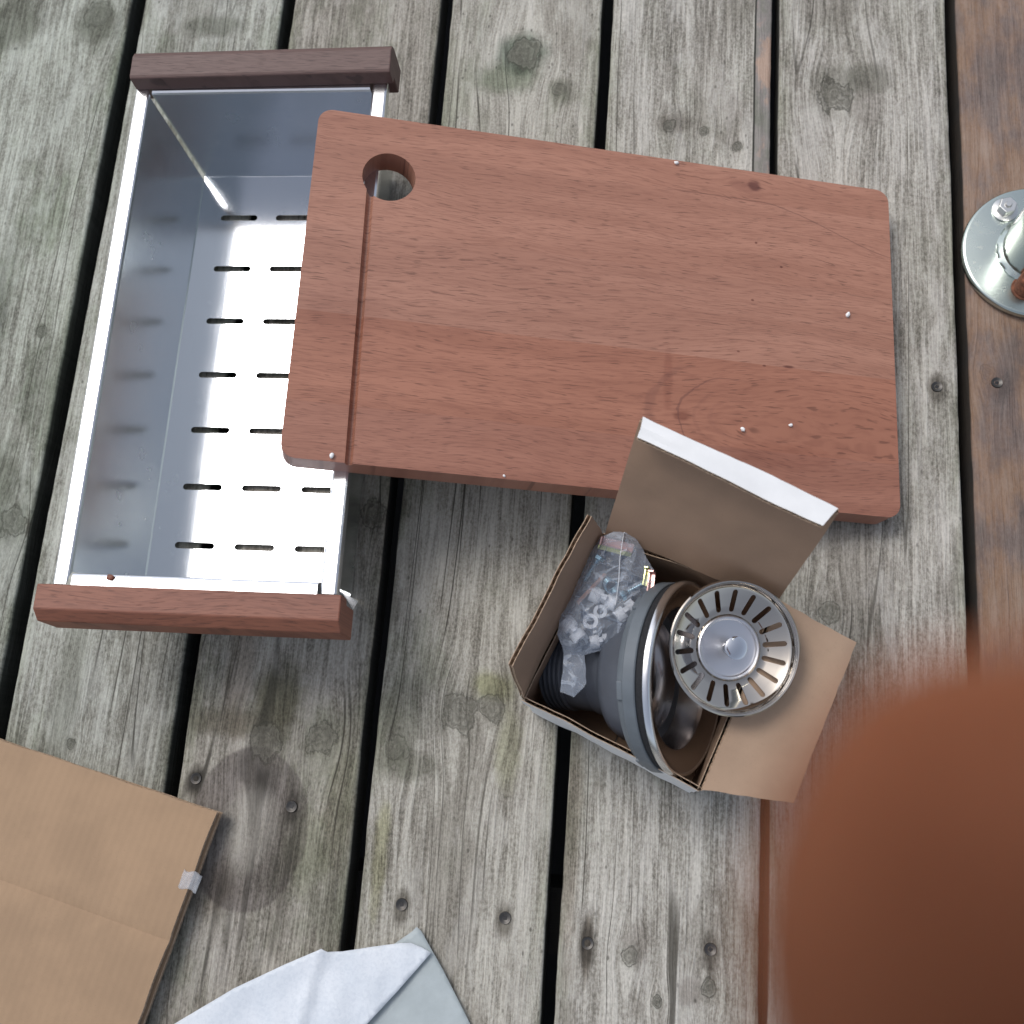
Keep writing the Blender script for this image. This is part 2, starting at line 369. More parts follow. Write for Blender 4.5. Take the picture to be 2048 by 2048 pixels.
# ------------------------------------------------------------------ ground and deck
ground = plain('dark_soil', (.012, .012, .014), .95, .4, 8)
o = mesh('ground', [(-80, -80, -.42), (80, -80, -.42), (80, 80, -.42), (-80, 80, -.42)], [(0, 1, 2, 3)], ground); tag(o, kind='structure')
deck = empty('wooden_deck', (0, 0, -.03)); tag(deck, kind='structure')
GX = [-0.9154, -0.7704, -0.6254, -0.4804, -0.3356, -0.1889, -0.0449, 0.0997, 0.2445, 0.3895, 0.5345, 0.6795, .8245]
GW = [.008, .008, .008, .0135, .0110, .0108, .0100, .0064, .0088, .008, .007, .007, .007]
A = (.40, .41, .36); B_ = (.45, .52, .42); D_ = (.50, .46, .44)
SPEC = {
 2: dict(knots=[(-.5023, .1812, .010, .8), (-.5104, .3491, .004, 1.), (-.5172, .669, .012, .7)], smudges=[(-.5998, .66, .03, .035, .8, A), (-.517, .66, .02, .03, .8, A), (-.53, .20, .03, .05, .8, A), (-.56, .35, .02, .09, .5, A), (-.50, .30, .02, .04, .5, A)], tint=(.93, 1.0, .93), light=.98, green=.5),
 3: dict(knots=[(-.42, .01, .003, .9)], smudges=[(-.4035, .655, .03, .012, .7, A), (-.36, .12, .03, .2, .3, D_), (-.43, .05, .012, .08, .5, A)], tint=(.95, .99, .94), light=.95, green=.5),
 4: dict(knots=[(-.2682, .0235, .011, .75), (-.2259, .0284, .010, .75), (-.2044, .202, .009, .8)], smudges=[(-.262, .052, .022, .030, .8, (.38, .38, .28)), (-.30, .035, .030, .012, .65, (.45, .42, .34)), (-.2275, -.05, .018, .03, .35, (.6, .66, .45)), (-.206, -.02, .012, .05, .4, (.6, .6, .42)), (-.295, .09, .012, .07, .4, (.6, .5, .42)), (-.30, -.085, .025, .02, .55, (.5, .45, .4)), (-.21, .45, .012, .03, .5, A)], rings=[(-.2725, -.040, .0455, .0585)], tint=(1.0, .965, .90), light=.84, green=.4),
 5: dict(knots=[(-.1148, .6245, .012, .9), (-.1671, .0266, .008, .55), (-.1219, .053, .0105, .7), (-.0984, .0582, .0085, .8), (-.0825, .588, .005, .7)], smudges=[(-.130, .600, .030, .016, .75, B_), (-.118, .625, .022, .022, .8, (.34, .42, .36)), (-.158, .014, .024, .012, .6, A), (-.165, .05, .018, .03, .45, A), (-.1, .075, .018, .012, .6, (.55, .58, .3)), (-.08, .585, .012, .014, .6, A), (-.172, -.05, .006, .04, .5, (.7, .72, .4)), (-.085, .03, .01, .03, .5, (.6, .62, .4))], tint=(1.0, .985, .925), light=.96, green=.38),
 6: dict(knots=[(.0134, .5523, .005, .9), (.0427, .5476, .0035, .9), (.0698, .5324, .0035, .9), (.0086, -.1042, .005, .8), (.0627, -.1182, .005, .8), (.0294, -.1309, .003, .9)], smudges=[(.018, .555, .016, .010, .6, D_), (.066, .555, .010, .035, .4, D_), (-.02, -.1, .004, .022, .75, (.3, .26, .22)), (.014, -.094, .010, .014, .5, D_), (.053, -.122, .010, .010, .55, D_), (-.035, -.02, .006, .1, .35, (.6, .5, .4)), (.025, .03, .008, .02, .5, (.6, .62, .55))], tint=(1.0, .985, .945), light=1.02, green=.18, strip=(.0828, .34)),
 7: dict(knots=[(.1502, .5815, .0125, .95), (.1448, .1441, .006, .7)], smudges=[(.1776, .598, .020, .016, .65, (.42, .42, .38)), (.155, .60, .030, .014, .4, A), (.175, .57, .014, .02, .4, D_), (.14, .67, .025, .02, .3, D_)], tint=(1.0, .975, .935), light=1.0, green=.16),
 8: dict(knots=[(.262, .335, .006, .6)], smudges=[(.29, .62, .03, .03, .4, D_), (.27, .33, .02, .015, .4, D_)], tint=(1.0, .94, .92), light=.82, brown=.84, green=.5),
}
SCR = {5: [(-.1529, -.0832), (-.0785, -.0859)], 6: [(.0639, -.0942), (-.02, -.0975)], 7: [(.2243, .3234)], 8: [(.2685, .3282)], 4: [(-.3171, -.0079), (-.2416, -.0225)]}
for bi_, L_ in SCR.items():
    SPEC[bi_]['smudges'] = list(SPEC[bi_]['smudges']) + [(a_, b_ - .002, .0065, .013, .75, (.30, .28, .25)) for a_, b_ in L_]
def board_mesh(i, m):
    x0 = GX[i] + GW[i] / 2; x1 = GX[i + 1] - GW[i + 1] / 2; y0, y1, n = -1.05, 1.75, 300
    r = .0026; prof = [(0, -.030)] + [(0, -.012), (0, -r)] + [(r - r * math.cos(rad(a)), -r + r * math.sin(rad(a))) for a in (22, 45, 68, 90)]
    wdt = x1 - x0; nin = 10; top = [(r + (wdt - 2 * r) * k / nin, 0) for k in range(1, nin)]
    sec = prof + top + [(wdt - a, b) for a, b in prof[::-1]]
    V = []; k = len(sec)
    for j in range(n + 1):
        y = y0 + (y1 - y0) * j / n
        wl = (mnoise.noise((i * 7.3, y * 9, 0)) * .0010 + mnoise.noise((i * 7.3, y * 60, 3)) * .0005)
        wr = (mnoise.noise((i * 7.3 + 3, y * 9, 0)) * .0010 + mnoise.noise((i * 7.3 + 3, y * 60, 3)) * .0005)
        for (sx, sz) in sec:
            t = sx / wdt; cup = -.0012 * math.sin(math.pi * t)
            V.append((x0 + sx + wl * (1 - t) + wr * t, y, sz + (cup if sz > -.001 else 0) + mnoise.noise((x0 + sx, y * 3, i)) * .0006))
    F = []
    for j in range(n):
        for q in range(k):
            r_ = (q + 1) % k; F.append((j * k + q, j * k + r_, (j + 1) * k + r_, (j + 1) * k + q))
    F += [tuple(range(k))[::-1], tuple(range(n * k, n * k + k))]
    o = mesh('board', V, F, m, deck); o.location = (0, 0, .03); smooth_by_angle(o, 50); return o
boards = {}
for i in range(12):
    sp = SPEC.get(i, dict(tint=(.97, .98, .94), light=.95)); uc = (GX[i] + GX[i + 1]) / 2
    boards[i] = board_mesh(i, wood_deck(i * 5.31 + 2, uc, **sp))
    if i == 8: boards[i]['label'] = 'reddish brown stained deck board under the metal post base'
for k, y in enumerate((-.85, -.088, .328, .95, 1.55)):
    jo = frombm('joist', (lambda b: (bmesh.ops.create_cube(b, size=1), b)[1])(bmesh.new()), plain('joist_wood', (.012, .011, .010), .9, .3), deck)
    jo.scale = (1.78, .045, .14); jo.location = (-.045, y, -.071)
# square-drive screws
def screw_mesh():
    P = [(0, -.0012), (.0016, -.0012), (.0030, -.0003), (.0040, 0), (.0042, -.0006), (.0042, -.003), (0, -.003)]
    V, F = lathe(P, 24)
    a = .0011
    v2, f2 = [(-a, -a, .00005), (a, -a, .00005), (a, a, .00005), (-a, a, .00005)], [(0, 1, 2, 3)]
    return V, F, v2, f2
sm_ = None
for bi, L in SCR.items():
    for (sx, sy) in L:
        if sm_ is None:
            V, F = lathe([(0, -.0009), (.0018, -.0009), (.0030, -.0001), (.0040, .0002), (.0043, -.0004), (.0043, -.003)], 24)
            so_ = mesh('screw', V, F, SCREWM); sm_ = so_.data; smooth_by_angle(so_, 40)
            V2, F2 = prism([(-.0013, -.0013), (.0013, -.0013), (.0013, .0013), (-.0013, .0013)], -.0009, -.00070)
            rc_ = mesh('drive_recess', V2, F2, BLACKR); rm_ = rc_.data; bpy.data.objects.remove(so_); bpy.data.objects.remove(rc_)
        s1 = bpy.data.objects.new('screw', sm_); link(s1, boards[bi]); s1.location = (sx, sy, .0002); s1.rotation_euler = (0, 0, sx * 40)
        # the recess is a sub-part on the board's screw; deck > board > screw is the deepest level, so it is joined in the same mesh
bm = bmesh.new(); bm.from_mesh(sm_)
bmr = bmesh.new(); bmr.from_mesh(rm_)
for f in bmr.faces:
    nf = bm.faces.new([bm.verts.new(v.co) for v in f.verts]); nf.material_index = 1
bm.to_mesh(sm_); bm.free(); bmr.free(); sm_.materials.append(BLACKR)

# ------------------------------------------------------------------ steel colander with wooden handles
col = empty('sink_colander', (-.2998, .3157, 0), rad(1.0))
tag(col, 'deep brushed steel sink colander with slotted floor and wooden bar handles', 'colander')
V, F = prism([(-.0825, -.182), (.0825, -.182), (.0825, .182), (-.0825, .182)], .0035, .0045)
fl = mesh('slotted_floor', V, F, STEEL)
cv = []
for r in range(7):
    for k in range(3):
        cv.append(prism(capsule(-.0628 + .01625 + k * .0486, .1417 - .04803 * r, .0325, .0052), 0, .01))
c1 = mesh('c', *join_vf(cv), STEEL); cut(fl, [c1]); fl.parent = col
def sheet(name, rows, m, th=.0009, bev=True, mtx=None):
    V = []; F = []; k = len(rows[0])
    for r in rows: V += r
    for j in range(len(rows) - 1):
        for i in range(k - 1): F.append((j * k + i, j * k + i + 1, (j + 1) * k + i + 1, (j + 1) * k + i))
    o = mesh(name, V, F, m, col)
    sd = o.modifiers.new('s', 'SOLIDIFY'); sd.thickness = th; sd.offset = 0
    return o
def sidewall(sgn, y0t, y1t):
    sec = [(.0826, .0040, .1805), (.0835, .0060, .1808), (.0888, .1040, .1900), (.0894, .1056, .1935), (.0905, .1062, .199), (.0985, .1062, .199), (.0997, .1056, .199), (.1, .1040, .199), (.1, .099, .199)]
    rows = []
    for x, z, ye in sec:
        yt = ye - (y1t if z < .105 else 0)
        yb = -ye + (y0t if z < .105 else 0)
        rows.append([(sgn * x, yb + (yt - yb) * t / 10, z) for t in range(11)])
    return sheet('side_wall', rows, STEELS)
sw = [sidewall(-1, 0, .0020), sidewall(1, 0, 0)]
for o in sw: o.data.materials.append(RIM)
for o in sw:
    for p in o.data.polygons:
        if p.center.z > .1045 or abs(p.center.x) > .0905: p.material_index = 1
def endwall(sgn, ext):
    sec = [(.1822, .0040, .0820), (.1828, .0060, .0822), (.1912, .1040, .0876), (.1918, .1054, .0872), (.1930, .1060, .0868), (ext, .1060, .0868)]
    rows = [[(-xe + 2 * xe * t / 8, sgn * y, z) for t in range(9)] for y, z, xe in sec]
    o = sheet('end_wall', rows, [STEELW, RIM])
    for p in o.data.polygons:
        if p.center.z > .1045: p.material_index = 1
    return o
endwall(1, .199); endwall(-1, .204)
# folded foot tab at the lower right corner
mesh('corner_tab', [(.0835, -.183, .004), (.0955, -.190, .030), (.0925, -.1965, .030), (.0825, -.1835, .031), (.0838, -.1838, .004), (.0955, -.1908, .029), (.0925, -.1972, .029), (.0825, -.1845, .030)],
     [(0, 1, 2, 3), (7, 6, 5, 4), (0, 4, 5, 1), (1, 5, 6, 2), (2, 6, 7, 3), (3, 7, 4, 0)], RIM, col)
HW1 = mahogany('handle_wood_dark', (.105, .058, .050), (.135, .080, .070), (.070, .040, .036), seed=4., streak=.3, rough=.5)
HW2 = mahogany('handle_wood_red', (.20, .072, .045), (.26, .098, .058), (.105, .040, .028), seed=8., streak=.6, rough=.5)
def handle(prof, x0, x1, m, skew):
    n = len(prof); V = []; F = []; N = 12
    for j in range(N + 1):
        t = j / N; x = x0 + (x1 - x0) * t
        V += [(x, y + skew * (t - .5), z) for y, z in prof]
    for j in range(N):
        for q in range(n): F.append((j * n + q, j * n + (q + 1) % n, (j + 1) * n + (q + 1) % n, (j + 1) * n + q))
    F += [tuple(range(n))[::-1], tuple(range(N * n, N * n + n))]
    o = mesh('handle', V, F, m, col); bevel(o, .0009, 2, 40); return o
handle([(.1945, .1068), (.1952, .1195), (.1975, .1205), (.214, .1210), (.2185, .1190), (.2205, .1140), (.2205, .0880), (.2000, .0880), (.2000, .1048)][::-1], -.0995, .1050, HW1, .002)['label'] = 'dark brown wooden handle bar at the far end'
handle([(-.2018, .1068), (-.2018, .1205), (-.2190, .1210), (-.2262, .1130), (-.2268, .0860), (-.2060, .0860), (-.2060, .1048)], -.1030, .1078, HW2, 0.0)['label'] = 'red brown wooden handle bar at the near end'

# ------------------------------------------------------------------ cutting board
CB = Matrix(((0.96538737, -0.01832008, 0.26017611, -.02595), (0.01770972, 0.99983217, 0.00469014, .34044), (-0.26021837, 0.0000798, 0.96554979, .07978), (0, 0, 0, 1)))
cbm = mahogany('cutting_board_wood', (.335, .157, .106), (.405, .200, .138), (.225, .094, .064), knots=True, streak=.2, seed=1., rough=.38)
def rrect(hx, hy, r, n=8):
    p = []
    for cx, cy, a0 in ((hx - r, hy - r, 0), (-hx + r, hy - r, 90), (-hx + r, -hy + r, 180), (hx - r, -hy + r, 270)):
        for i in range(n + 1):
            a = rad(a0 + 90 * i / n); p.append((cx + r * math.cos(a), cy + r * math.sin(a)))
    return p
V, F = prism(rrect(.2212, .1332, .0105), -.022, 0)
cb = mesh('cutting_board', V, F, cbm, mtx=CB)
ch = mesh('c', *prism([(-.1668 + .0192 * math.cos(2 * math.pi * k / 48), .0850 + .0192 * math.sin(2 * math.pi * k / 48)) for k in range(48)], -.03, .01), cbm, mtx=CB)
gv = []; gn_ = 10
gx = lambda t: -.1792 + .0040 * t
V = []; F = []
for j in (0, 1):
    yy = .0730 if j == 0 else -.1420; xc = gx(j)
    for k in range(gn_ + 1):
        a = math.pi * k / gn_; V.append((xc - .0027 * math.cos(a), yy, .0006 - .0052 * math.sin(a)))
    V.append((xc + .003, yy, .003)); V.append((xc - .003, yy, .003))
n_ = gn_ + 3
F = [tuple(range(n_)), tuple(range(n_, 2 * n_))[::-1]] + [(i, n_ + i, n_ + (i + 1) % n_, (i + 1) % n_) for i in range(n_)]
cgv = mesh('c', V, F, cbm, mtx=CB)
for cc in (ch, cgv):
    b_ = bmesh.new(); b_.from_mesh(cc.data); bmesh.ops.recalc_face_normals(b_, faces=b_.faces); b_.to_mesh(cc.data); b_.free()
cut(cb, [ch, cgv]); bevel(cb, .0022, 3, 50); smooth_by_angle(cb, 40)
tag(cb, 'reddish brown hardwood cutting board with round hole and juice groove leaning on the colander', 'cutting board')

# white foam crumbs and one brown crumb
def crumb(name, M_, r, m, seed):
    bm = bmesh.new(); bmesh.ops.create_icosphere(bm, subdivisions=2, radius=r); random.seed(seed)
    for v in bm.verts: v.co *= .78 + .4 * random.random(); v.co.x *= 1.35
    return frombm(name, bm, m, smooth=True, mtx=M_)
CR = [((.048, .1304), .0013, 'tiny white foam crumb on the far edge of the cutting board'), ((.1839, .0219), .0017, 'white foam crumb on the cutting board near its right edge'),
      ((.1009, -.0788), .0015, 'white foam crumb on the cutting board just right of the box lid'), ((.1374, -.0713), .0012, 'small oblong white foam crumb on the near right part of the cutting board'),
      ((-.1868, -.1293), .0015, 'white foam crumb at the near left corner of the cutting board beside the groove'), ((-.0699, -.1312), .0008, 'tiny white foam speck on the near edge of the cutting board')]
for i, ((x, y), r, lb) in enumerate(CR):
    tag(crumb('foam_crumb', CB @ Matrix.Translation((x, y, r * .8)) @ Matrix.Rotation(i * 1.1, 4, 'Z'), r, CRUMB, i), lb, 'foam crumb', 'white foam crumbs on the cutting board')
cr = crumb('wood_crumb', Matrix.Translation((-.3552, .1212, .1075)), .0022, HW2, 9); cr.scale = (1, 1, .6)
tag(cr, 'small brown wood crumb on the near steel rim of the colander', 'crumb')

# ------------------------------------------------------------------ corrugated board sheet
def corr(name, q, mats, parent=None, th=.0032, ns=28, nt=10, warp=.0, seed=0, flute='s', crease=None, up=None, rag=0.0):
    """q: four corners p00,p10,p11,p01 of the middle surface. Face on +normal side gets mats[0], other mats[1], edge mats[2]."""
    q = [Vector(v) for v in q]; nrm = (q[1] - q[0]).cross(q[3] - q[0]).normalized()
    if up is not None and nrm.dot(Vector(up)) < 0: nrm = -nrm
    def P(s, t):
        p = (q[0] * (1 - s) + q[1] * s) * (1 - t) + (q[3] * (1 - s) + q[2] * s) * t
        if rag:
            c = (q[0] + q[1] + q[2] + q[3]) / 4
            ed = 1.0 if (s in (0, 1) or t in (0, 1)) else 0.0
            if ed: p = p + (c - p).normalized() * rag * abs(mnoise.noise((s * 9 + seed, t * 9, 2)))
        if crease: p = p - nrm * .0012 * 1.6 * math.exp(-((t - crease) / .009) ** 2) - nrm * .0015 * max(0, crease - t) * 4
        return p + nrm * (warp * mnoise.noise((s * 2.3 + seed, t * 2.3, seed * 1.3)) + warp * .25 * mnoise.noise((s * 9 + seed, t * 9, seed)))
    V = []; F = []; fm = []
    lin = .00045
    for (o0, o1, mi, mo) in ((th / 2, th / 2 - lin, mats[0], 2), (-th / 2, -th / 2 + lin, mats[1], 2)):
        k = len(V)
        for off in (o0, o1):
            for j in range(nt + 1):
                for i in range(ns + 1): V.append(P(i / ns, j / nt) + nrm * off)
        W = ns + 1; L = (ns + 1) * (nt + 1); idx = 0 if o0 > 0 else 1
        for lay in (0, 1):
            for j in range(nt):
                for i in range(ns):
                    a = k + lay * L + j * W + i; F.append((a, a + 1, a + W + 1, a + W)); fm.append(idx if lay == 0 else 2)
        for i in range(ns):
            for j in (0, nt):
                a = k + j * W + i; F.append((a, a + 1, a + 1 + L, a + L)); fm.append(2)
        for j in range(nt):
            for i in (0, ns):
                a = k + j * W + i; F.append((a, a + W, a + W + L, a + L)); fm.append(2)
    # the fluted middle
    length = ((q[1] - q[0]) if flute == 's' else (q[3] - q[0])).length; cyc = max(6, int(length / .0062)); nn = cyc * 6; k = len(V)
    amp = th / 2 - lin * .9; m2 = nt if flute == 's' else ns
    for i in range(nn + 1):
        s = i / nn
        for j in range(m2 + 1):
            t = j / m2; p = P(s, t) if flute == 's' else P(t, s)
            V.append(p + nrm * amp * math.sin(2 * math.pi * cyc * s))
    for i in range(nn):
        for j in range(m2):
            a = k + i * (m2 + 1) + j; F.append((a, a + 1, a + m2 + 2, a + m2 + 1)); fm.append(2)
    return smooth_by_angle(mesh(name, V, F, list(mats), parent, fm=fm), 25)

# ------------------------------------------------------------------ small white box
hb = .095
bx = empty('cardboard_box', (.013, .093, 0)); tag(bx, 'small open corrugated box, white outside and brown inside, holding the drain', 'box')
inv = Matrix.Translation((-.013, -.093, 0))
def B(name, q, mats, **k):
    o = corr(name, q, mats, bx, **k); o.matrix_basis = inv; return o
Aa, Bb, Cc, Dd = Vector((-.0218, .1706, hb)), Vector((.0939, .1324, hb)), Vector((.0471, .0099, hb)), Vector((-.0679, .0595, hb))
g0 = lambda v, s=1.0: Vector((.013 + (v.x - .013) * s, .093 + (v.y - .093) * s, .003))
KIN = [KRAFT, WHITEB, KRAFTE]
cen = Vector((.013, .093, .05))
for (p, q_, wn_) in ((Aa, Bb, .002), (Bb, Cc, .001), (Cc, Dd, .0025), (Dd, Aa, .002)):
    B('wall', [g0(p), g0(q_), q_, p], KIN, warp=wn_, seed=p.x * 50, up=tuple(cen - (p + q_) / 2), flute='s', th=.003)
B('base_flap', [g0(Dd), g0(Aa), (g0(Aa) + g0(Bb)) / 2, (g0(Dd) + g0(Cc)) / 2 + Vector((0, 0, .0))], KIN, up=(0, 0, 1), warp=.0005)
B('base_flap', [(g0(Aa) + g0(Bb)) / 2 + Vector((.0012, 0, -.0008)), g0(Bb), g0(Cc), (g0(Dd) + g0(Cc)) / 2 + Vector((.0012, 0, -.0008))], KIN, up=(0, 0, 1), warp=.0005)
# lid leaning back, tuck flap folded towards us
La, Lb = Vector((-.0000, .2157, .200)), Vector((.1124, .1649, .200))
lid = B('lid', [Aa + Vector((.002, .001, .002)), Bb + Vector((0, 0, .002)), Lb, La], [KRAFT, WHITEB, KRAFTE], up=(0, -1, .3), warp=.003, seed=3, nt=12)
ldir = ((La + Lb) / 2 - (Aa + Bb) / 2).normalized(); hx_ = (Lb - La).normalized(); ln = hx_.cross(ldir).normalized()
if ln.y > 0: ln = -ln
tv = (ln * .95 - ldir * .10).normalized() * .0150
La2, Lb2 = La + ldir * .0016, Lb + ldir * .0016
tk = corr('tuck_flap', [La2 + hx_ * .001, Lb2 - hx_ * .001, Lb2 - hx_ * .0045 + tv, La2 + hx_ * .0045 + tv], [WHITEB, KRAFT, KRAFTE], lid, up=tuple(ldir), warp=.0020, seed=5, th=.0028, nt=5, rag=.0009)
# dust flaps: left one standing, right one folded out
B('side_flap', [Dd + Vector((0, 0, .001)), Aa + Vector((0, 0, .001)), Vector((-.0268, .1732, .140)) + Vector((-.003, -.001, 0)), Vector((-.0680, .0775, .140)) + Vector((-.004, -.003, 0))], [KRAFT, WHITEB, KRAFTE], up=(1, 0, .3), warp=.002, seed=8, rag=.0012)
B('side_flap', [Cc + Vector((.001, .0, .0005)), Bb + Vector((.001, 0, .0005)), Vector((.1445, .1098, .083)), Vector((.1058, .0061, .080))], [KRAFTL, WHITEB, KRAFTE], up=(0, 0, 1), warp=.0022, seed=12, nt=12, rag=.0014)

# ------------------------------------------------------------------ sink drain lying in the box
ax = Vector((math.cos(rad(25)) * math.cos(rad(-3.3)), math.cos(rad(25)) * math.sin(rad(-3.3)), math.sin(rad(25))))
DM = Matrix.Translation((.0374, .0795, .088)) @ ax.to_track_quat('Z', 'Y').to_matrix().to_4x4()
dr = bpy.data.objects.new('sink_drain', None); dr.matrix_basis = DM; link(dr)
tag(dr, 'grey plastic sink drain body with steel flange lying on its side in the box', 'sink drain')
lathe_obj('steel_flange', [(.0580, -.0022), (.0612, -.0018), (.0619, -.0006), (.0615, .0006), (.0602, .0008), (.0585, -.0005), (.0540, -.0022), (.0485, -.0032), (.0462, -.0045), (.0450, -.0080), (.0425, -.0300), (.0405, -.0385), (.0360, -.0425), (.0240, -.0440), (.0225, -.0460), (.0225, -.060), (.0215, -.060), (.0215, -.045), (.0238, -.0430)][0:16], [metal('flange_steel', .20, (.46, .43, .42))], dr, 96)
lathe_obj('steel_rim', [(.0598, .0004), (.0607, .0015), (.0620, .0013), (.0630, .0002), (.0632, -.0026), (.0622, -.0036), (.0608, -.0036)], RIM, dr, 96)
lathe_obj('foam_gasket', [(.055, -.0026), (.0605, -.0026), (.0612, -.0050), (.0606, -.0082), (.055, -.0086)], FOAM, dr, 96)
lathe_obj('locking_ring', [(.054, -.0086), (.0612, -.0087), (.0618, -.0094), (.0618, -.0165), (.0611, -.0173), (.0585, -.0175), (.0580, -.0215), (.0572, -.0224), (.036, -.0228)], GREY, dr, 96)
lathe_obj('drain_body', [(.0520, -.0225), (.0462, -.0260), (.0448, -.0320), (.0435, -.0390), (.0400, -.0445), (.0330, -.0480), (.0296, -.0520), (.0282, -.0600), (.0268, -.0610), (.0262, -.0850), (.0255, -.0860), (.0250, -.0930)], GREYD, dr, 72)
tp = [(.0250, -.0780)]
for i in range(5): tp += [(.0272, -.0795 - i * .0036), (.0275, -.0808 - i * .0036), (.0252, -.0820 - i * .0036), (.0252, -.0826 - i * .0036)]
tp += [(.0225, -.0985), (.0215, -.0975), (.0215, -.08)]
lathe_obj('thread', tp, GREYD, dr, 72)
for k in range(6):        # lugs on the locking ring
    a = 2 * math.pi * k / 6 + .3
    V, F = boxvf(-.006, .006, .0565, .0598, -.0218, -.0170)
    V = [(x * math.cos(a) - y * math.sin(a), x * math.sin(a) + y * math.cos(a), z) for x, y, z in V]
    lg = mesh('lug', V, F, GREY, dr); bevel(lg, .0008, 2)

# ------------------------------------------------------------------ strainer basket
bn = Vector((.25, -.13, .96)).normalized()
BM = Matrix.Translation((.0650, .0965, .1190)) @ bn.to_track_quat('Z', 'Y').to_matrix().to_4x4()
bs = bpy.data.objects.new('strainer_basket', None); bs.matrix_basis = BM; link(bs)
tag(bs, 'round polished steel strainer basket with radial slots and centre knob on the box edge', 'strainer')
up_ = [(.0426, -.0012), (.0425, -.0002), (.0417, .0004), (.0408, .0001), (.0402, -.0010), (.0398, -.0040), (.0388, -.0056), (.0372, -.0066), (.0330, -.0086), (.0265, -.0116), (.0232, -.0130), (.0212, -.0128), (.0203, -.0114), (.0194, -.0110), (.0184, -.0114), (.0178, -.0130), (.0168, -.0134), (.0100, -.0134), (.0040, -.0134)]
dn_ = [(r - (.0007 if r > .039 else 0), z - .0008) for r, z in up_]
V, F = lathe(up_ + dn_[::-1], 144, True)
bk = mesh('bowl', V, F, [CHROME, SATIN])
cv = [prism(capsule(.0298 * math.cos(a), .0298 * math.sin(a), .0140, .0033, a), -.03, .004) for a in [2 * math.pi * (k + .3) / 18 for k in range(18)]]
c1 = mesh('c', *join_vf(cv), CHROME)
for q_ in (bk, c1):
    b_ = bmesh.new(); b_.from_mesh(q_.data); bmesh.ops.recalc_face_normals(b_, faces=b_.faces); b_.to_mesh(q_.data); b_.free()
cut(bk, [c1]); bk.parent = bs; smooth_by_angle(bk, 40)
for p in bk.data.polygons:
    if math.hypot(p.center.x, p.center.y) < .0205: p.material_index = 1
lathe_obj('centre_plate', [(0, -.0131), (.0041, -.0131), (.0041, -.0145), (0, -.0145)], CHROME, bs, 32)
lathe_obj('knob', [(0, .0034), (.0060, .0024), (.0072, .0018), (.0074, .0008), (.0066, .0000), (.0030, -.0014), (.0021, -.0055), (.0020, -.0110), (.0036, -.0124), (.0040, -.0131)], [metal('knob_steel', .12, (.72, .74, .78))], bs, 48)
lathe_obj('rubber_stopper', [(0, -.0146), (.0150, -.0150), (.0158, -.0165), (.0145, -.0180), (.0040, -.0185), (0, -.0185)], BLACKR, bs, 48)

# ------------------------------------------------------------------ hardware in a clear bag
def place(o, p, rz=0., rx=0., ry=0.):
    o.matrix_basis = Matrix.Translation(p) @ Matrix.Rotation(rz, 4, 'Z') @ Matrix.Rotation(ry, 4, 'Y') @ Matrix.Rotation(rx, 4, 'X'); return o
ZB = .099
def bracket(L, W, p, rz, lb, m):
    v, f = join_vf([boxvf(-L / 2, L / 2, -W / 2, W / 2, 0, .0012), boxvf(-L / 2, L / 2, -W / 2, -W / 2 + .0012, .0012, .004), boxvf(-L / 2 - .0012, -L / 2, -W / 2, W / 2, 0, .006)])
    o = mesh('bracket', v, f, m); place(o, p, rz, rx=.3); bevel(o, .0002, 1)
    return tag(o, lb, 'bracket', 'brackets in the clear bag')
bracket(.021, .0055, (-.0110, .1622, ZB + .006), rad(-12), 'pink zinc plated bracket under the top fold of the clear bag', GOLDZ)
bracket(.021, .0030, (-.0122, .1582, ZB + .005), rad(-12), 'yellow green plated bracket strip just below the pink one in the bag', YELZ)
bracket(.0125, .0040, (.0122, .1375, ZB + .006), rad(-94), 'short pink plated bracket at the right side of the clear bag', GOLDZ)
bracket(.0110, .0028, (.0088, .1405, ZB + .006), rad(-98), 'short yellow plated bracket at the right side of the clear bag', YELZ)
bracket(.026, .0020, (-.0272, .1325, ZB + .004), rad(50), 'long copper coloured strip slanting across the clear bag', metal('copper_plate', .35, (.62, .38, .28)))
def bolt(p, d, lb):
    hexp = [(.0042 * math.cos(rad(60 * k)), .0042 * math.sin(rad(60 * k))) for k in range(6)]
    o = bpy.data.objects.new('bolt', None); link(o)
    o.matrix_basis = Matrix.Translation(p) @ (-Vector(d)).normalized().to_track_quat('Z', 'Y').to_matrix().to_4x4()
    V, F = prism(hexp, 0, .0032); bevel(mesh('head', V, F, BLUEZ, o), .0005, 2)
    pr = [(0, .0), (.0022, 0)]
    for k in range(9): pr += [(.0022, -.002 - k * .0016), (.0018, -.0028 - k * .0016)]
    lathe_obj('shank', pr + [(0, -.0175)], BLUEZ, o, 16)
    return tag(o, lb, 'bolt', 'blue zinc bolts in the clear bag')
bolt((-.0240, .1510, ZB + .006), (-.45, -.8, -.1), 'blue zinc bolt with its head up at the left of the clear bag')
bolt((-.0055, .1300, ZB + .002), (.75, .5, -.2), 'blue zinc bolt lying right of the coil inside the clear bag')
